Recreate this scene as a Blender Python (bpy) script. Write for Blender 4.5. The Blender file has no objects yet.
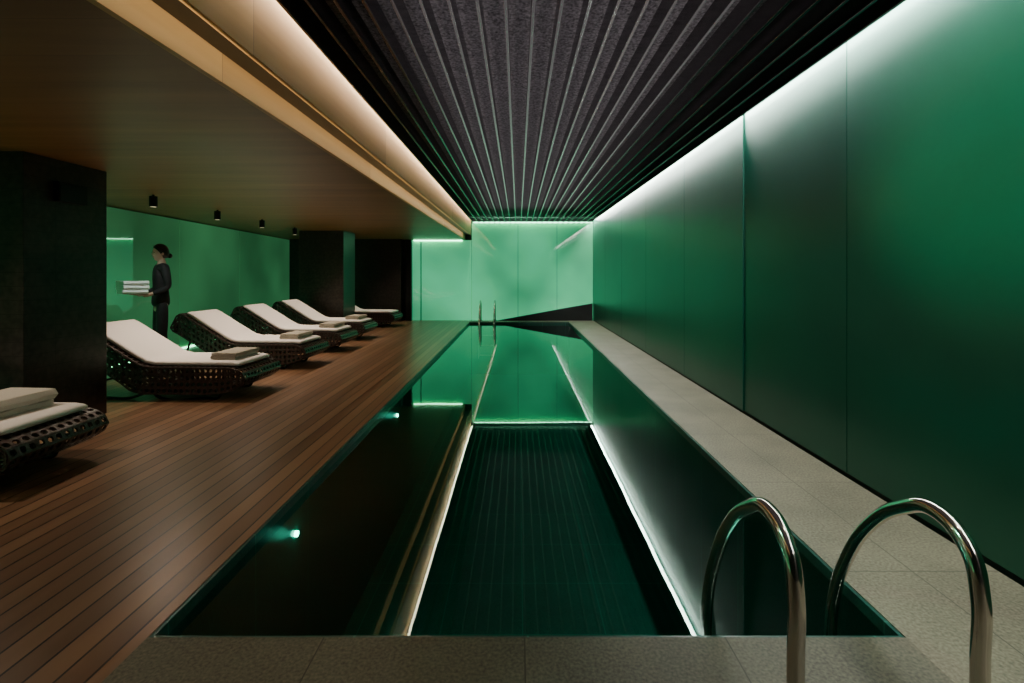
import bpy, bmesh, math, random
from mathutils import Vector, Matrix
random.seed(4)
S=bpy.context.scene
COL=S.collection
H=1.25; F=500.0
RW=2.02; BW=13.47; LC=2.17; PL,PR,PN,PF=-1.275,1.335,1.72,13.0
WATER=-0.05

# ---------------- materials ----------------
def nt(name):
    m=bpy.data.materials.new(name); m.use_nodes=True
    n=m.node_tree; b=n.nodes["Principled BSDF"]
    return m,n,b
def N(n,t,**k):
    x=n.nodes.new(t)
    for a,v in k.items(): setattr(x,a,v)
    return x
def simple(name,c,rough=.5,metal=0.,spec=.5,var=.15,scale=20.,bump=0.,coat=0.,stretch=(1,1,1)):
    m,n,b=nt(name)
    tc=N(n,'ShaderNodeTexCoord'); mp=N(n,'ShaderNodeMapping'); mp.inputs['Scale'].default_value=stretch
    n.links.new(tc.outputs['Object'],mp.inputs[0])
    no=N(n,'ShaderNodeTexNoise'); no.inputs['Scale'].default_value=scale; no.inputs['Detail'].default_value=4
    n.links.new(mp.outputs[0],no.inputs['Vector'])
    r=N(n,'ShaderNodeValToRGB')
    r.color_ramp.elements[0].position=.3; r.color_ramp.elements[1].position=.7
    r.color_ramp.elements[0].color=(*[x*(1-var) for x in c],1); r.color_ramp.elements[1].color=(*[min(1,x*(1+var)) for x in c],1)
    n.links.new(no.outputs['Fac'],r.inputs[0]); n.links.new(r.outputs[0],b.inputs['Base Color'])
    b.inputs['Roughness'].default_value=rough; b.inputs['Metallic'].default_value=metal
    b.inputs['Specular IOR Level'].default_value=spec; b.inputs['Coat Weight'].default_value=coat
    if bump:
        bp=N(n,'ShaderNodeBump'); bp.inputs['Strength'].default_value=bump; bp.inputs['Distance'].default_value=.01
        n.links.new(no.outputs['Fac'],bp.inputs['Height']); n.links.new(bp.outputs[0],b.inputs['Normal'])
    return m
def emis(name,c,s):
    m,n,b=nt(name); b.inputs['Base Color'].default_value=(*c,1)
    b.inputs['Emission Color'].default_value=(*c,1); b.inputs['Emission Strength'].default_value=s
    return m
def mathn(n,op,a,b=None):
    x=N(n,'ShaderNodeMath',operation=op)
    for i,v in enumerate((a,b)):
        if v is None: continue
        if isinstance(v,(int,float)): x.inputs[i].default_value=v
        else: n.links.new(v,x.inputs[i])
    return x.outputs[0]
def gapline(n,sock,pitch,off,w):
    f=mathn(n,'FRACT',mathn(n,'DIVIDE',mathn(n,'SUBTRACT',sock,off),pitch))
    return mathn(n,'LESS_THAN',f,w/pitch)
def wood(name,c1,c2,along,plank,gap=.004,rough=.45,axis=0,gapdark=.15,pv=.5):
    m,n,b=nt(name)
    tc=N(n,'ShaderNodeTexCoord'); sp=N(n,'ShaderNodeSeparateXYZ'); n.links.new(tc.outputs['Object'],sp.inputs[0])
    u=sp.outputs[axis]
    idx=mathn(n,'FLOOR',mathn(n,'DIVIDE',u,plank))
    wn=N(n,'ShaderNodeTexWhiteNoise',noise_dimensions='1D'); n.links.new(idx,wn.inputs['W'])
    mp=N(n,'ShaderNodeMapping'); mp.inputs['Scale'].default_value=along; n.links.new(tc.outputs['Object'],mp.inputs[0])
    add=N(n,'ShaderNodeVectorMath',operation='ADD'); n.links.new(mp.outputs[0],add.inputs[0]); n.links.new(wn.outputs['Color'],add.inputs[1])
    no=N(n,'ShaderNodeTexNoise'); no.inputs['Scale'].default_value=6; no.inputs['Detail'].default_value=6; n.links.new(add.outputs[0],no.inputs['Vector'])
    f=mathn(n,'ADD',mathn(n,'MULTIPLY',wn.outputs['Value'],pv),mathn(n,'MULTIPLY',no.outputs['Fac'],1.1-pv))
    r=N(n,'ShaderNodeValToRGB'); r.color_ramp.elements[0].position=.2; r.color_ramp.elements[1].position=.85
    r.color_ramp.elements[0].color=(*c1,1); r.color_ramp.elements[1].color=(*c2,1)
    n.links.new(f,r.inputs[0])
    g=gapline(n,u,plank,0,gap)
    mx=N(n,'ShaderNodeMix',data_type='RGBA'); n.links.new(g,mx.inputs[0]); n.links.new(r.outputs[0],mx.inputs[6])
    mx.inputs[7].default_value=(*[x*gapdark for x in c1],1)
    n.links.new(mx.outputs[2],b.inputs['Base Color'])
    b.inputs['Roughness'].default_value=rough
    bp=N(n,'ShaderNodeBump'); bp.inputs['Strength'].default_value=.5; bp.inputs['Distance'].default_value=.004; bp.invert=True
    n.links.new(g,bp.inputs['Height']); n.links.new(bp.outputs[0],b.inputs['Normal'])
    return m
def stone(name,c,px,ox,py,oy,rough=.55,jd=.4,w=.005,az=None,scale=90,k=.35):
    m,n,b=nt(name)
    tc=N(n,'ShaderNodeTexCoord'); sp=N(n,'ShaderNodeSeparateXYZ'); n.links.new(tc.outputs['Object'],sp.inputs[0])
    no=N(n,'ShaderNodeTexNoise'); no.inputs['Scale'].default_value=scale; no.inputs['Detail'].default_value=5; n.links.new(tc.outputs['Object'],no.inputs['Vector'])
    n2=N(n,'ShaderNodeTexNoise'); n2.inputs['Scale'].default_value=2.5; n.links.new(tc.outputs['Object'],n2.inputs['Vector'])
    f=mathn(n,'ADD',mathn(n,'MULTIPLY',no.outputs['Fac'],.7),mathn(n,'MULTIPLY',n2.outputs['Fac'],.3))
    r=N(n,'ShaderNodeValToRGB'); r.color_ramp.elements[0].position=.35; r.color_ramp.elements[1].position=.65
    r.color_ramp.elements[0].color=(*[x*(1-k) for x in c],1); r.color_ramp.elements[1].color=(*[x*(1+k) for x in c],1)
    n.links.new(f,r.inputs[0])
    a=gapline(n,sp.outputs[0],px,ox,w) if az is None else gapline(n,sp.outputs[2],az,0,w)
    g=mathn(n,'MAXIMUM',a,gapline(n,sp.outputs[1],py,oy,w))
    mx=N(n,'ShaderNodeMix',data_type='RGBA'); n.links.new(g,mx.inputs[0]); n.links.new(r.outputs[0],mx.inputs[6]); mx.inputs[7].default_value=(*[x*jd for x in c],1)
    n.links.new(mx.outputs[2],b.inputs['Base Color']); b.inputs['Roughness'].default_value=rough
    bp=N(n,'ShaderNodeBump'); bp.inputs['Strength'].default_value=.15; bp.inputs['Distance'].default_value=.003
    n.links.new(no.outputs['Fac'],bp.inputs['Height']); n.links.new(bp.outputs[0],b.inputs['Normal'])
    return m

M_deck=wood('teak_deck',(.105,.050,.026),(.30,.162,.088),(1,.10,1),.095,gap=.009,rough=.32,pv=.34,gapdark=.05)
M_soff=wood('soffit_wood',(.13,.058,.016),(.31,.155,.050),(.12,1.5,1),.30,gap=.002,rough=.42,axis=1,gapdark=.8,pv=.2)
M_pale=wood('pale_oak',(.48,.28,.11),(.66,.42,.185),(1,.15,3),2.4,gap=.004,rough=.5,axis=1,gapdark=.6)
M_stone_n=stone('granite_near',(.105,.098,.068),.69,.02,9,-5,k=.5)
M_stone_r=stone('granite_side',(.16,.152,.105),9,-7.345+.0,.9,.3,k=.45)
M_slot=simple('black_slot',(.008,.008,.009),.4)
M_pier=stone('slate_pier',(.028,.021,.018),9,-5,9,-5,rough=.36,jd=.25,w=.004,az=.105,scale=22,k=.6)
M_panel=simple('ceiling_panel',(.24,.215,.235),.9,var=.7,scale=60,bump=.6)
M_slat=simple('slat_metal',(.17,.155,.160),.20,metal=1.,var=.1)
M_gwall=simple('green_lacquer_panel',(.004,.105,.072),.33,metal=.35,spec=.7,var=.12,scale=1.3)
M_dark=simple('dark_wall',(.014,.014,.015),.6)
M_plinth=simple('plinth_black',(.004,.005,.005),.5)
M_black=simple('black_metal',(.012,.012,.013),.4,metal=.4)
M_rattan=simple('dark_rattan',(.045,.029,.026),.34,var=.35,scale=60,bump=.4)
M_cush=simple('white_cushion',(.94,.88,.86),.85,var=.04,scale=300,bump=.15)
M_towg=simple('beige_towel',(.44,.40,.33),.95,var=.12,scale=250,bump=.5)
M_toww=simple('white_towel',(.86,.95,.90),.95,var=.06,scale=250,bump=.5)
M_chrome=simple('polished_steel',(.66,.59,.54),.14,metal=1.,var=.03)
M_tile=stone('pool_tile',(.009,.072,.056),.6,.03,.6,0,rough=.3,jd=2.4,w=.008)
M_skin=simple('skin',(.55,.36,.27),.55,var=.05)
M_cloth=simple('black_cloth',(.012,.012,.014),.8,var=.2)
M_hair=simple('dark_hair',(.012,.008,.006),.4,var=.3,scale=80,stretch=(1,1,.1))
M_eye=simple('eye_dark',(.03,.02,.02),.2)
M_lip=simple('lip_tone',(.40,.12,.11),.5)
M_led=emis('led_white',(1,.84,.62),28)
M_ledc=emis('led_cool',(1,1,.92),85)
M_ledg=emis('led_green',(.40,1,.60),16)
M_ledh=emis('led_green_foot',(.25,1,.5),8)
M_lens=emis('lamp_lens',(1,.85,.6),.4)
M_pl=emis('pool_lamp_lens',(.25,1,.75),30)

def backlit(name,c,e):
    m,n,b=nt(name)
    tc=N(n,'ShaderNodeTexCoord')
    no=N(n,'ShaderNodeTexNoise'); no.inputs['Scale'].default_value=.5; n.links.new(tc.outputs['Object'],no.inputs['Vector'])
    r=N(n,'ShaderNodeValToRGB'); r.color_ramp.elements[0].position=.3; r.color_ramp.elements[1].position=.7
    r.color_ramp.elements[0].color=(*[x*.55 for x in c],1); r.color_ramp.elements[1].color=(*[min(1,x*1.45) for x in c],1)
    n.links.new(no.outputs['Fac'],r.inputs[0])
    n.links.new(r.outputs[0],b.inputs['Base Color']); n.links.new(r.outputs[0],b.inputs['Emission Color'])
    b.inputs['Emission Strength'].default_value=e; b.inputs['Roughness'].default_value=.5
    b.inputs['Coat Weight'].default_value=1; b.inputs['Coat Roughness'].default_value=.02; b.inputs['Coat IOR'].default_value=1.8
    return m
M_back=backlit('backlit_green_glass',(.05,.50,.225),.88)
M_left=backlit('green_glass_side',(.05,.27,.105),.38)

m,n,b=nt('pool_water'); n.nodes.remove(b); out=n.nodes['Material Output']
tc=N(n,'ShaderNodeTexCoord'); no=N(n,'ShaderNodeTexNoise'); no.inputs['Scale'].default_value=1.6; no.inputs['Detail'].default_value=1
n.links.new(tc.outputs['Object'],no.inputs['Vector'])
bp=N(n,'ShaderNodeBump'); bp.inputs['Strength'].default_value=.03; bp.inputs['Distance'].default_value=.02; n.links.new(no.outputs['Fac'],bp.inputs['Height'])
fr=N(n,'ShaderNodeFresnel'); fr.inputs['IOR'].default_value=1.45; n.links.new(bp.outputs[0],fr.inputs['Normal'])
gl=N(n,'ShaderNodeBsdfGlossy'); gl.inputs['Roughness'].default_value=.006; gl.inputs['Color'].default_value=(.78,1,.92,1); n.links.new(bp.outputs[0],gl.inputs['Normal'])
tr=N(n,'ShaderNodeBsdfTransparent'); tr.inputs['Color'].default_value=(.22,.72,.62,1)
mx=N(n,'ShaderNodeMixShader'); n.links.new(fr.outputs[0],mx.inputs[0]); n.links.new(tr.outputs[0],mx.inputs[1]); n.links.new(gl.outputs[0],mx.inputs[2]); n.links.new(mx.outputs[0],out.inputs[0])
M_water=m

# ---------------- mesh helpers ----------------
def obj(name,me,mats=(),parent=None,**k):
    o=bpy.data.objects.new(name,me); COL.objects.link(o)
    for mm in mats: me.materials.append(mm)
    if parent: o.parent=parent
    for a,v in k.items(): o[a]=v
    return o
def bm_box(bm,x0,x1,y0,y1,z0,z1,mi=0):
    vs=[bm.verts.new(p) for p in [(x0,y0,z0),(x1,y0,z0),(x1,y1,z0),(x0,y1,z0),(x0,y0,z1),(x1,y0,z1),(x1,y1,z1),(x0,y1,z1)]]
    for f in [(0,3,2,1),(4,5,6,7),(0,1,5,4),(1,2,6,5),(2,3,7,6),(3,0,4,7)]:
        fc=bm.faces.new([vs[i] for i in f]); fc.material_index=mi
def boxes(name,lst,mats,parent=None,bevel=0,**k):
    bm=bmesh.new()
    for b_ in lst: bm_box(bm,*b_)
    me=bpy.data.meshes.new(name); bm.to_mesh(me); bm.free()
    o=obj(name,me,mats,parent,**k)
    if bevel:
        md=o.modifiers.new('b','BEVEL'); md.width=bevel; md.segments=2
    return o
def smooth(me):
    for p in me.polygons: p.use_smooth=True
def tube(name,pts,r,mat,parent=None,cyc=False,res=8,**k):
    cu=bpy.data.curves.new(name,'CURVE'); cu.dimensions='3D'; cu.bevel_depth=r; cu.bevel_resolution=res; cu.resolution_u=10; cu.use_fill_caps=True
    sp=cu.splines.new('BEZIER'); sp.bezier_points.add(len(pts)-1)
    for p,q in zip(sp.bezier_points,pts): p.co=q; p.handle_left_type=p.handle_right_type='AUTO'
    sp.use_cyclic_u=cyc
    o=bpy.data.objects.new('t',cu); COL.objects.link(o)
    dg=bpy.context.evaluated_depsgraph_get(); me=bpy.data.meshes.new_from_object(o.evaluated_get(dg))
    bpy.data.objects.remove(o); me.name=name; me.materials.clear(); smooth(me)
    return obj(name,me,[mat],parent,**k)
def bake(o,name):
    dg=bpy.context.evaluated_depsgraph_get(); dg.update()
    me=bpy.data.meshes.new_from_object(o.evaluated_get(dg)); me.name=name
    return me
def cyl(bm,c,r,h,seg=20,mi=0,r2=None,axis='Z'):
    mt=Matrix.Translation(c)
    if axis=='X': mt=mt@Matrix.Rotation(math.pi/2,4,'Y')
    if axis=='Y': mt=mt@Matrix.Rotation(math.pi/2,4,'X')
    g=bmesh.ops.create_cone(bm,cap_ends=True,segments=seg,radius1=r,radius2=r if r2 is None else r2,depth=h,matrix=mt)
    for v in g['verts']:
        for f in v.link_faces: f.material_index=mi
ST=dict(kind='structure')

# ---------------- room shell ----------------
boxes('floor',[(-6.6,PL,-1.5,BW,-.12,0,0),(PL,PR,-1.5,PN,-.12,0,1),(PR,RW,-1.5,BW,-.12,0,2),(PL,PR,PF,BW,-.12,0,1)],[M_deck,M_stone_n,M_stone_r],label='teak plank deck with grey granite pool surround',**ST)
seams=[-1.5,.0,1.6,3.09,4.49,6.08,7.9,9.75,11.6,BW]
lst=[(RW+.03,RW+.15,-1.5,BW,-.12,2.95,1)]
for i in range(len(seams)-1):
    off=0.012 if seams[i]<4.4 else 0
    lst.append((RW+off,RW+.04,seams[i]+.003,seams[i+1]-.003,.02,2.80,0))
boxes('wall_right',lst,[M_gwall,M_dark],label='tall dark green lacquered wall panels with thin joints',bevel=.002,**ST)
xs=[-2.85,-1.25,.0,1.05,RW]
lst=[(-7,RW+.15,BW+.04,BW+.2,-.12,2.95,1)]
for i in range(4): lst.append((xs[i]+.004,xs[i+1]-.004,BW,BW+.05,.0,2.62 if xs[i]>=-1.3 else 2.16,0))
boxes('wall_back',lst,[M_back,M_dark],label='backlit mint green glass wall panels',**ST)
boxes('wall_back_dark',[(-6.4,-3.1,BW-.25,BW+.03,0,LC,0)],[M_pier],label='dark stone wall at the end of the lounge',**ST)
boxes('trim_1',[(-3.0,-2.85,BW-.12,BW,0,LC,0),(-2.62,-2.6,BW-.03,BW-.001,0,LC,0)],[M_black],label='black steel frame beside the glass',**ST)
boxes('wall_front',[(-7,RW+.15,-1.7,-1.5,-.12,2.95,0)],[M_dark],label='plain dark wall behind the poolside',**ST)
def lw(y): return -5.25-.085*(y-4)
bm=bmesh.new()
ys=[-1.5,2.0,4.1,6.2,8.3,10.4,13.2]
for i in range(len(ys)-1):
    a,b2=ys[i]+.006,ys[i+1]-.006
    q=[(lw(a),a),(lw(b2),b2),(lw(b2)-.03,b2),(lw(a)-.03,a)]
    v=[bm.verts.new((x,y,z)) for z in (0.0,LC-.02) for x,y in q]
    for f in [(0,1,2,3),(7,6,5,4),(0,4,5,1),(1,5,6,2),(2,6,7,3),(3,7,4,0)]: bm.faces.new([v[j] for j in f])
bmesh.ops.recalc_face_normals(bm,faces=bm.faces)
bm_box(bm,-6.9,-6.5,-1.5,BW,-.12,2.3,1)
me=bpy.data.meshes.new('wall_left'); bm.to_mesh(me); bm.free()
obj('wall_left',me,[M_left,M_dark],label='green lit glass partition panels behind the loungers',**ST)
def splay_strip(name,z0,z1,mat,label,w=.03):
    bm=bmesh.new()
    a,b2=-1.4,13.15
    q=[(lw(a)+w,a),(lw(b2)+w,b2),(lw(b2),b2),(lw(a),a)]
    v=[bm.verts.new((x,y,z)) for z in (z0,z1) for x,y in q]
    for f in [(0,1,2,3),(7,6,5,4),(0,4,5,1),(1,5,6,2),(2,6,7,3),(3,7,4,0)]: bm.faces.new([v[j] for j in f])
    bmesh.ops.recalc_face_normals(bm,faces=bm.faces)
    me=bpy.data.meshes.new(name); bm.to_mesh(me); bm.free()
    obj(name,me,[mat],label=label,**ST)
splay_strip('trim_8',.0,.02,M_ledh,'green light strip along the foot of the glass')

# ceiling
boxes('ceiling',[(-1.30,RW+.04,-1.5,BW+.04,2.76,2.86,0),
                 (-6.6,-1.45,-1.5,BW+.04,LC,2.8,1),
                 (-1.45,-1.42,-1.5,BW,LC,2.8,2),
                 (-1.42,-1.30,-1.5,BW,2.31,2.8,3),
                 (-1.30,-1.27,-1.5,BW,2.30,2.77,2)],[M_panel,M_soff,M_pale,M_slot],label='timber soffit stepping up to a dark textured ceiling',**ST)
sl=[]
NS=23
for i in range(NS):
    x=-1.17+i*(1.88+1.17)/(NS-1)
    top=2.76 if i in (0,NS-1) else 2.70
    sl.append((x-.009,x+.009,-1.45,BW-.06,2.58,top,0))
boxes('trim_3',sl,[M_slat],label='black metal ceiling fins running the length of the pool',bevel=.002,**ST)
boxes('trim_4',[(-1.245,-1.215,-1.4,BW-.1,2.71,2.725,0)],[M_led],label='linear light in the slot beside the timber edge',**ST)
boxes('trim_5',[(1.93,1.99,-1.4,BW-.1,2.70,2.72,0)],[M_ledc],label='linear cove light washing down the green wall',**ST)
boxes('trim_6',[(-1.2,RW-.03,BW-.06,BW-.03,2.625,2.64,0)],[M_ledg],label='green cove light above the glass wall',**ST)
boxes('trim_7',[(-2.8,-1.5,BW-.05,BW-.02,2.14,2.155,0)],[M_ledg],label='green light strip over the low glass',**ST)

# ---------------- lamps and added fill lights ----------------
def spot(x,y,z,tx,ty,tz,e,c,size=80,blend=.8,r=.03):
    l=bpy.data.lights.new('spot','SPOT'); l.energy=e; l.color=c; l.spot_size=math.radians(size); l.spot_blend=blend; l.shadow_soft_size=r
    o=bpy.data.objects.new('spot_or_fill',l); o.location=(x,y,z)
    d=Vector((tx-x,ty-y,tz-z)); o.rotation_euler=d.to_track_quat('-Z','Y').to_euler(); COL.objects.link(o)
def area(x,y,z,sx,sy,e,c,rot):
    l=bpy.data.lights.new('area','AREA'); l.shape='RECTANGLE'; l.size=sx; l.size_y=sy; l.energy=e; l.color=c
    o=bpy.data.objects.new('added_fill',l); o.location=(x,y,z); o.rotation_euler=rot; COL.objects.link(o)
WARM=(1,.80,.60)

# ---------------- pool ----------------
T=.014
pool=boxes('swimming_pool',[(PL,PR,PN,PF,-1.4,-1.35,0),
      (PL,PL+T,PN,PF,-1.35,-.004,0),(PR-T,PR,PN,PF,-1.35,-.004,0),
      (PL+T,PR-T,PN,PN+T,-1.35,-.004,0),(PL+T,PR-T,PF-T,PF,-1.35,-.004,0)],[M_tile],
      label='long narrow lap pool with dark green tiles and still water',category='swimming pool')
bm=bmesh.new(); v=[bm.verts.new(p) for p in ((PL+T,PN+T,WATER),(PR-T,PN+T,WATER),(PR-T,PF-T,WATER),(PL+T,PF-T,WATER))]; bm.faces.new(v)
me=bpy.data.meshes.new('water'); bm.to_mesh(me); bm.free()
obj('water',me,[M_water],pool,label='still dark green water surface')
for y in (2.83,5.2):
    bm=bmesh.new(); cyl(bm,(PL+T+.007,y,-.22),.016,.014,24,0,axis='X')
    me=bpy.data.meshes.new('underwater_light'); bm.to_mesh(me); bm.free()
    obj('underwater_light',me,[M_pl],pool,label='round glowing green underwater light')
    l=bpy.data.lights.new('poolglow','POINT'); l.energy=.14; l.color=(.2,1,.7); l.shadow_soft_size=.03
    lo=bpy.data.objects.new('pool_glow',l); lo.location=(PL+.10,y,-.22); COL.objects.link(lo)
for y in (2.83,5.2,8,11): spot(PL+.05,y,-.24,1.3,y,-.25,8,(.25,1,.72),120,1)  # beams added to brighten the opposite pool wall; last two have no fixture

# ---------------- pool ladders ----------------
def ladder(cx,ysign,y0,label,half=.25):
    e=bpy.data.objects.new('pool_ladder',None); COL.objects.link(e); e.location=(cx,y0,0)
    e['label']=label; e['category']='pool ladder'; e['group']='steel pool ladders'
    prof=[(-.364,0),(-.364,.2),(-.364,.38),(-.325,.49),(-.215,.54),(-.09,.49),(.06,.36),(.19,.16),(.26,-.02),(.285,-.18),(.285,-.9)]
    for s in (-1,1):
        tube('handrail',[(s*half,ysign*a,z) for a,z in prof],.0225,M_chrome,e)
        bm=bmesh.new(); cyl(bm,(s*half,ysign*-.364,.008),.045,.014,24); cyl(bm,(s*half,ysign*-.364,.022),.034,.016,24)
        me=bpy.data.meshes.new('flange'); bm.to_mesh(me); bm.free()
        obj('flange',me,[M_chrome],e)
    for z in (-.3,-.55,-.8):
        boxes('step',[(-half,half,min(ysign*.25,ysign*.33),max(ysign*.25,ysign*.33),z-.012,z+.012,0)],[M_chrome],e,bevel=.004)
    return e
ladder(1.003,1,PN,'polished steel pool ladder with arched handrails on granite edge')
ladder(-.80,-1,PF-.03,'small steel pool ladder beside the backlit glass wall',.19)

bm=bmesh.new()
pr=[(-.55,0),(RW-.02,0),(RW-.02,.46),(1.3,.34)]
f=[bm.verts.new((x,BW-.06,z)) for x,z in pr]; g=[bm.verts.new((x,BW-.01,z)) for x,z in pr]
bm.faces.new(f); bm.faces.new(g[::-1])
for i in range(4): bm.faces.new([f[(i+1)%4],f[i],g[i],g[(i+1)%4]])
bmesh.ops.recalc_face_normals(bm,faces=bm.faces)
me=bpy.data.meshes.new('sloped_plinth'); bm.to_mesh(me); bm.free()
o=obj('sloped_plinth',me,[M_plinth],label='black wedge-shaped plinth against the glass wall',category='plinth')

# ---------------- pillars ----------------
for i,(y0,y1) in enumerate(((3.74,4.5),(10.6,11.35))):
    boxes('pillar',[(-4.64,-3.70,y0,y1,0,LC,0)],[M_pier],bevel=.004,label='square pillar clad in dark horizontal slate strips' if i==0 else 'square dark slate pillar between loungers',category='pillar',group='slate pillars')
boxes('wall_speaker',[(-3.70,-3.655,3.98,4.25,1.83,1.99,0),(-3.655,-3.650,3.99,4.24,1.84,1.98,0)],[M_black],bevel=.006,label='small black speaker box fixed on the slate pillar',category='speaker')

for i,(x,y) in enumerate(((-4.23,5.8),(-4.31,7.17),(-4.30,8.4),(-4.42,9.9))):
    e=bpy.data.objects.new('ceiling_spotlight',None); COL.objects.link(e); e.location=(x,y,LC)
    e['label']='small black cylindrical spotlight hanging from timber ceiling'; e['category']='spotlight'; e['group']='ceiling spotlights'
    bm=bmesh.new(); cyl(bm,(0,0,-.08),.042,.12,24); cyl(bm,(0,0,-.01),.012,.02,12)
    me=bpy.data.meshes.new('lamp_body'); bm.to_mesh(me); bm.free(); obj('lamp_body',me,[M_black],e)
    bm=bmesh.new(); cyl(bm,(0,0,-.141),.03,.004,20)
    me=bpy.data.meshes.new('lamp_lens'); bm.to_mesh(me); bm.free(); obj('lamp_lens',me,[M_lens],e)
    if i==0: spot(x,y,LC-.15,-4.85,6.35,1.0,40,(.9,1,.9),50)
    spot(x,y,LC-.15,x+.8,y-.3,0,55,WARM,90)
for y,e_ in ((.9,42),(2.9,66),(5.2,92),(6.7,88),(8.2,85),(9.8,80),(11.9,70)):
    spot(-3.66,y,LC-.01,-2.7,y,0,e_,WARM,118)  # added downlights without fixtures, brighten the deck and loungers
for y in (1.0,3.2,5.4,8.0,11.0):
    spot(1.2,y,2.56,1.5,y,0,20,(1,.88,.66),75,1)  # warm fill added for the granite beside the pool, unseen source
spot(-1.2,1.7,2.25,RW,2.12,1.95,620,(.22,1,.52),36,1)  # added green spot, no fixture, makes the glow high on the right wall
spot(-1.2,1.2,2.25,RW,1.70,.8,80,(.15,1,.55),58,1)  # second added green spot, lifts the lower wall panels
area(.3,5.5,2.40,2.0,12,34,(1,.93,.95),(math.pi,0,0))  # unseen upward fill added to brighten the ceiling panel between the fins
area(-3.0,5.5,1.42,1.6,11,3,(1,.78,.5),(math.pi,0,0))  # faint upward fill added below the timber soffit, not a real lamp
area(-1.285,5.9,2.27,.03,14,9,(1,.80,.52),(0,math.pi/2,0))  # thin unseen fill added in the slot to warm the pale step face

# ---------------- loungers ----------------
def interp(pts,x):
    for (a,b_),(c,d) in zip(pts,pts[1:]):
        if a<=x<=c: return b_+(d-b_)*(x-a)/(c-a)
    return pts[-1][1] if x>pts[-1][0] else pts[0][1]
K=.95
TOP=[(x*K,z) for x,z in [(0,.22),(.03,.28),(.1,.315),(.2,.325),(1.0,.325),(1.1,.345),(1.2,.395),(1.76,.715),(1.80,.725),(1.84,.70),(1.93,.54)]]
BOT=[(x*K,z) for x,z in [(0,.22),(.03,.17),(.12,.115),(.25,.08),(.4,.065),(1.10,.065),(1.22,.10),(1.34,.185),(1.83,.465),(1.89,.49),(1.93,.54)]]
def resample(pts,step):
    out=[]
    P=[Vector(p) for p in pts]; L=[0]
    for a,b_ in zip(P,P[1:]): L.append(L[-1]+(b_-a).length)
    k=max(2,round(L[-1]/step))
    for i in range(k+1):
        t=L[-1]*i/k
        for j in range(len(P)-1):
            if t<=L[j+1]+1e-9: out.append(P[j].lerp(P[j+1],(t-L[j])/(L[j+1]-L[j]))); break
    return out
def lattice(bm,G,hole=.68):
    cache={}
    def vert(p):
        key=(round(p.x,4),round(p.y,4),round(p.z,4))
        if key not in cache: cache[key]=bm.verts.new(p)
        return cache[key]
    for i in range(len(G)-1):
        for j in range(len(G[0])-1):
            a,b_,c,d=G[i][j],G[i+1][j],G[i+1][j+1],G[i][j+1]
            o=[a,(a+b_)/2,b_,(b_+c)/2,c,(c+d)/2,d,(d+a)/2]
            ce=(a+b_+c+d)/4
            inn=[ce+(p-ce)*(hole*.74 if k%2==0 else hole) for k,p in enumerate(o)]
            ov=[vert(p) for p in o]; iv=[bm.verts.new(p) for p in inn]
            for k in range(8):
                vs=[ov[k],ov[(k+1)%8],iv[(k+1)%8],iv[k]]
                if len(set(vs))==4:
                    try: bm.faces.new(vs)
                    except ValueError: pass
HWD=.35
def frame_mesh():
    bm=bmesh.new()
    for path in (resample(TOP,.058),resample(BOT,.058)):
        G=[[Vector((p.x,-HWD+2*HWD*j/12,p.y)) for j in range(13)] for p in path]
        lattice(bm,G)
    for sgn in (-1,1):
        G=[]
        n_=31
        for i in range(n_+1):
            x=.012+(1.93*K-.02)*i/n_; t,b_=interp(TOP,x),interp(BOT,x)
            G.append([Vector((x,sgn*HWD,b_+(t-b_)*j/4)) for j in range(5)])
        lattice(bm,G)
    bmesh.ops.remove_doubles(bm,verts=bm.verts,dist=.0005)
    bmesh.ops.recalc_face_normals(bm,faces=bm.faces)
    me=bpy.data.meshes.new('frame0'); bm.to_mesh(me); bm.free()
    o=obj('tmp',me,[M_rattan]); md=o.modifiers.new('s','SOLIDIFY'); md.thickness=.012; md.offset=0
    r=bake(o,'woven_frame'); bpy.data.objects.remove(o); return r
def sweep_pad(path,w,t,name,mat,segs=20):
    bm=bmesh.new(); rings=[]
    n_=len(path)
    for i,p in enumerate(path):
        a=path[max(0,i-1)]; b_=path[min(n_-1,i+1)]; d=(b_-a).normalized(); nn=Vector((-d.y,d.x))
        if nn.y<0: nn=-nn
        end=min(i,n_-1-i); sc={0:.55,1:.9}.get(end,1.)
        ring=[]
        for k in range(segs):
            an=2*math.pi*k/segs; cx,cz=math.cos(an),math.sin(an)
            px=math.copysign(abs(cx)**.22,cx)*w/2*(1 if end>0 else .975); pz=math.copysign(abs(cz)**.45,cz)*t/2*sc
            q=p+nn*(t/2+pz); ring.append(bm.verts.new((q.x,px,q.y)))
        rings.append(ring)
    for r0,r1 in zip(rings,rings[1:]):
        for k in range(segs): bm.faces.new([r0[k],r0[(k+1)%segs],r1[(k+1)%segs],r1[k]])
    bm.faces.new(rings[0][::-1]); bm.faces.new(rings[-1])
    bmesh.ops.recalc_face_normals(bm,faces=bm.faces)
    me=bpy.data.meshes.new(name); bm.to_mesh(me); bm.free(); smooth(me); me.materials.append(mat); return me
cp=[(x*K,interp(TOP,x*K)+.008) for x in (.10,.13,.18,.3,.6,.9,1.0,1.05,1.1,1.15,1.2,1.3,1.5,1.66,1.70,1.74)]
ME_frame=frame_mesh()
ME_cush=sweep_pad([Vector(p) for p in cp],.60,.05,'cushion',M_cush)
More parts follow.
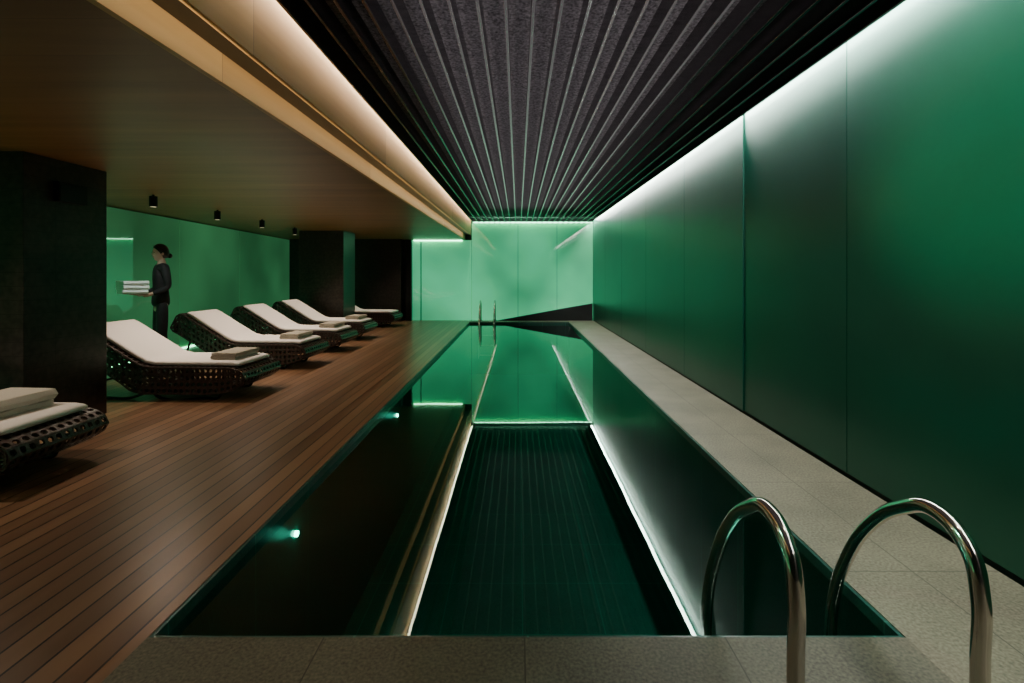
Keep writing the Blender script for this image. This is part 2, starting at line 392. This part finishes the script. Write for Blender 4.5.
def mk_legs(e):
    for s in (-1,1):
        tube('leg',[(1.58,s*.30,.39),(1.64,s*.30,.2),(1.65,s*.30,.06),(1.60,s*.30,.014),(1.45,s*.30,.014),(1.2,s*.30,.014),(1.02,s*.30,.07)],.014,M_black,e,res=3)
        tube('leg',[(.28,s*.28,.08),(.31,s*.28,.02),(.42,s*.28,.014),(.90,s*.28,.014),(.98,s*.28,.07)],.014,M_black,e,res=3)
    tube('cross_bar',[(1.645,-.30,.14),(1.645,.0,.14),(1.645,.30,.14)],.011,M_black,e,res=3)
proto=bpy.data.objects.new('sun_lounger',None); COL.objects.link(proto)
obj('woven_frame',ME_frame,[],proto,label='dark woven rattan frame with round openings'); obj('cushion',ME_cush,[],proto,label='white padded cushion'); mk_legs(proto)
proto['category']='sun lounger'; proto['group']='poolside loungers'
places=[(-2.83,3.12,2,'dark woven lounger with white cushion, folded towel on it'),
        (-2.67,5.25,-2,'dark woven lounger with raised back beside the slate pillar'),
        (-2.74,6.85,-3,'dark woven lounger with raised back and white cushion'),
        (-2.77,8.25,-3,'dark woven lounger with raised back and white cushion'),
        (-2.84,9.7,-3,'dark woven lounger with white cushion near second pillar'),
        (-2.86,12.0,-3,'dark woven lounger standing near the dark end wall')]
def place(e,x,y,deg):
    e.location=(x,y,0); e.rotation_euler=(0,0,math.radians(180+deg))
kids=list(proto.children)
ents=[proto]
for i in range(1,len(places)):
    c=proto.copy(); COL.objects.link(c); ents.append(c)
    for k in kids:
        kk=k.copy(); kk.parent=c; COL.objects.link(kk)
for e,(x,y,d,lab) in zip(ents,places): place(e,x,y,d); e['label']=lab

# ---------------- towels ----------------
def towel_mesh(w,d,layers,t,name,mat):
    path=[]
    h=t*1.02
    for L in range(layers):
        xs_=[-1,-.6,0,.6,1] if L%2==0 else [1,.6,0,-.6,-1]
        for x in xs_: path.append(Vector((x*(w/2-t*.5),L*h)))
        if L<layers-1:
            s=1 if L%2==0 else -1
            path.append(Vector((s*(w/2-t*.12),L*h+h/2)))
    bm=bmesh.new(); nd=7; G=[]
    for p in path:
        G.append([bm.verts.new((p.x+random.uniform(-.003,.003),-d/2+d*j/nd,p.y+t/2+random.uniform(-.0015,.0015))) for j in range(nd+1)])
    for a,b_ in zip(G,G[1:]):
        for j in range(nd): bm.faces.new([a[j],a[j+1],b_[j+1],b_[j]])
    me=bpy.data.meshes.new('x'); bm.to_mesh(me); bm.free(); me.materials.append(mat); smooth(me)
    o=obj('tmp',me); md=o.modifiers.new('s','SOLIDIFY'); md.thickness=t*.93; md.offset=0
    md=o.modifiers.new('b','BEVEL'); md.width=t*.3; md.segments=2; md.limit_method='ANGLE'
    md=o.modifiers.new('u','SUBSURF'); md.levels=1
    r=bake(o,name); bpy.data.objects.remove(o); smooth(r); return r
TG=towel_mesh(.26,.42,3,.022,'folded_towel',M_towg)
TB=towel_mesh(.34,.46,3,.036,'folded_towel_large',simple('cream_towel',(.66,.61,.54),.95,var=.1,scale=250,bump=.5))
seat=.325+.008+.05
for i,(e,(x,y,d,lab)) in enumerate(zip(ents,places)):
    if i==5: continue
    a=math.radians(180+d)
    off=Vector((.30 if i else .42,0,seat)) ; off.rotate(Matrix.Rotation(a,3,'Z'))
    o=obj('folded_towel',TG if i else TB,[],None,label='grey-beige folded towel on lounger cushion' if i else 'thick cream folded bath towel on lounger cushion',category='towel',group='towels on loungers')
    o.location=(x+off.x,y+off.y,seat+.001); o.rotation_euler=(0,0,a+random.uniform(-.12,.12))

# ---------------- person ----------------
def skin(name,verts,edges,root=0,sub=2,mat=None):
    me=bpy.data.meshes.new('x'); me.from_pydata([v_[0] for v_ in verts],edges,[]); 
    o=obj('tmp',me)
    md=o.modifiers.new('k','SKIN'); md.use_smooth_shade=True
    sv=me.skin_vertices[0].data
    for i,v_ in enumerate(verts):
        r=v_[1]; sv[i].radius=(r,r) if not isinstance(r,tuple) else r; sv[i].use_root=(i==root)
    md2=o.modifiers.new('s','SUBSURF'); md2.levels=sub
    r=bake(o,name); bpy.data.objects.remove(o); smooth(r); r.materials.clear()
    if mat: r.materials.append(mat)
    return r
def join(meshes,name,mats):
    bm=bmesh.new()
    for m_ in meshes: bm.from_mesh(m_)
    me=bpy.data.meshes.new(name); bm.to_mesh(me); bm.free(); smooth(me)
    for mm in mats: me.materials.append(mm)
    return me
def sculpt_head(bm):
    g=bmesh.ops.create_uvsphere(bm,u_segments=36,v_segments=28,radius=1)
    for v in g['verts']:
        x,y,z=v.co
        w=.070; d=.090; h=.110
        if z<0:
            k=1-.38*(-z)**1.3; x*=k; y=(y*(1-.26*(-z)**1.2)) - .10*(-z)
        if y<-.5: y=-.5+(y+.5)*.8
        ey=math.exp(-((abs(x)-.42)**2/.03+(z-.06)**2/.012)) if y<0 else 0
        y+=.07*ey
        ch=math.exp(-(x**2/.05+(z+.82)**2/.03)) if y<0 else 0
        y-=.12*ch
        ns=math.exp(-(x**2/.008+(z+.17)**2/.022)) if y<0 else 0
        y-=.17*ns
        v.co=(x*w,y*d-.008,z*h+1.525)
V=[((0,0,.90),(.11,.08)),((0,0,1.05),(.09,.07)),((0,-.005,1.22),(.115,.08)),((0,.01,1.33),(.085,.06)),((0,.012,1.38),.045),((0,.008,1.43),.042),((0,0,1.49),(.045,.05))]
E=[(i,i+1) for i in range(6)]
def addc(par,pts):
    p=par
    for q in pts: V.append(q); E.append((p,len(V)-1)); p=len(V)-1
    return p
for s in (-1,1):
    addc(3,[((s*.145,.01,1.33),.046),((s*.185,.03,1.20),.037),((s*.195,.035,1.09),.033),((s*.185,-.06,1.03),.031),((s*.165,-.145,.992),.023),((s*.155,-.195,.985),(.034,.015)),((s*.15,-.225,.985),(.032,.013))])
    addc(0,[((s*.08,0,.80),.07),((s*.095,-.005,.64),.062),((s*.095,-.012,.47),.046),((s*.095,.01,.30),.046),((s*.09,.02,.09),.034),((s*.095,-.03,.045),.034),((s*.10,-.13,.03),.026)])
body=skin('b',V,E)
parts=[body]
for s in (-1,1):
    for k,(dx,L) in enumerate(((-.028,.058),(-.009,.072),(.010,.066),(.028,.05))):
        bx=s*.15+dx*s
        parts.append(skin('f',[((bx,-.21,.985),.009),((bx,-.235,.985),.009),((bx,-.235-L*.5,.985),.008),((bx,-.235-L,.987),.0065)],[(0,1),(1,2),(2,3)],sub=1))
    bx=s*.15-s*.03
    parts.append(skin('f',[((bx,-.175,.985),.010),((bx-s*.022,-.195,.985),.0095),((bx-s*.034,-.222,.987),.007)],[(0,1),(1,2)],sub=1))
bm=bmesh.new()
sculpt_head(bm)
for s in (-1,1): bmesh.ops.create_uvsphere(bm,u_segments=10,v_segments=8,radius=.02,matrix=Matrix.Translation((s*.070,.004,1.52))@Matrix.Diagonal((.4,.8,1.4,1)))
mm=bpy.data.meshes.new('n'); bm.to_mesh(mm); bm.free(); parts.append(mm)
for p in parts: p.materials.clear()
person=obj('person',join(parts,'person',[M_skin]),[],None,label='attendant in black uniform standing, carrying stack of white towels',category='person')
V=[((0,0,.80),(.145,.115)),((0,0,.92),(.145,.108)),((0,0,1.06),(.112,.088)),((0,-.005,1.22),(.132,.096)),((0,.01,1.335),(.102,.076)),((0,.012,1.40),.054)]
E=[(i,i+1) for i in range(5)]
for s in (-1,1):
    addc(4,[((s*.148,.01,1.335),.057),((s*.188,.03,1.20),.047),((s*.198,.037,1.085),.043),((s*.186,-.05,1.030),.040),((s*.172,-.125,1.0),.034)])
obj('tunic',skin('tunic',V,E,mat=M_cloth),[],person,label='long-sleeved black tunic')
tl=[]
for s in (-1,1):
    tl.append(skin('l',[((s*.062,0,.92),(.062,.08)),((s*.07,0,.80),(.072,.09)),((s*.085,-.005,.62),(.072,.08)),((s*.093,-.01,.45),.064),((s*.095,.01,.28),.058),((s*.093,.015,.07),.052)],[(i,i+1) for i in range(5)]))
for p in tl: p.materials.clear()
obj('trousers',join(tl,'trousers',[M_cloth]),[],person,label='black trousers')
for s in (-1,1):
    obj('shoe',skin('shoe',[((s*.092,.045,.037),.036),((s*.096,-.03,.037),.036),((s*.1,-.13,.030),.030),((s*.1,-.17,.024),.02)],[(0,1),(1,2),(2,3)],sub=2,mat=M_cloth),[],person)
    bm=bmesh.new(); bmesh.ops.create_uvsphere(bm,u_segments=12,v_segments=8,radius=.010,matrix=Matrix.Translation((s*.030,-.078,1.532))@Matrix.Diagonal((1.3,.7,.6,1)))
    me=bpy.data.meshes.new('eye'); bm.to_mesh(me); bm.free(); obj('eye',me,[M_eye],person)
bm=bmesh.new(); bmesh.ops.create_uvsphere(bm,u_segments=12,v_segments=8,radius=.02,matrix=Matrix.Translation((0,-.081,1.472))@Matrix.Diagonal((1.0,.4,.32,1)))
me=bpy.data.meshes.new('mouth'); bm.to_mesh(me); bm.free(); obj('mouth',me,[M_lip],person)
bm=bmesh.new()
g=bmesh.ops.create_uvsphere(bm,u_segments=40,v_segments=32,radius=1)
for v in g['verts']:
    x,y,z=v.co
    if z<0: x*=1-.25*(-z)
    hl=z-(.50-1.05*(y+.75)) if y<.25 else z+.62
    sc=1.0+min(.11,max(-.25,hl*.9))
    v.co=(x*.070*sc,y*.090*sc-.004,z*.110*sc+1.527)
bmesh.ops.create_uvsphere(bm,u_segments=16,v_segments=12,radius=.032,matrix=Matrix.Translation((0,.100,1.49)))
me=bpy.data.meshes.new('hair'); bm.to_mesh(me); bm.free(); smooth(me)
obj('hair',me,[M_hair],person,label='dark hair tied back in a bun')
PX,PY,TH=-4.68,6.55,math.radians(-42)
person.location=(PX,PY,0); person.rotation_euler=(0,0,TH)
TW=towel_mesh(.40,.26,2,.026,'folded_towel_white',M_toww)
for k in range(3):
    o=obj('folded_towel',TW,[],None,label='white folded towel in the stack the attendant carries',category='towel',group='carried white towels')
    p=Vector((0,-.30,0)); p.rotate(Matrix.Rotation(TH,3,'Z'))
    o.location=(PX+p.x,PY+p.y,1.0+k*.055); o.rotation_euler=(0,0,TH+random.uniform(-.05,.05))

# ---------------- world + camera ----------------
w=bpy.data.worlds.new('world'); S.world=w; w.use_nodes=True
w.node_tree.nodes['Background'].inputs[0].default_value=(.02,.03,.025,1); w.node_tree.nodes['Background'].inputs[1].default_value=.3
cd=bpy.data.cameras.new('camera'); cam=bpy.data.objects.new('camera',cd); COL.objects.link(cam)
cam.location=(0,0,H); cam.rotation_euler=(math.pi/2,0,0)
cd.sensor_width=36; cd.lens=F/1024*36; cd.shift_x=-6/1024; cd.shift_y=-67.5/1024; cd.clip_start=.05
S.camera=cam
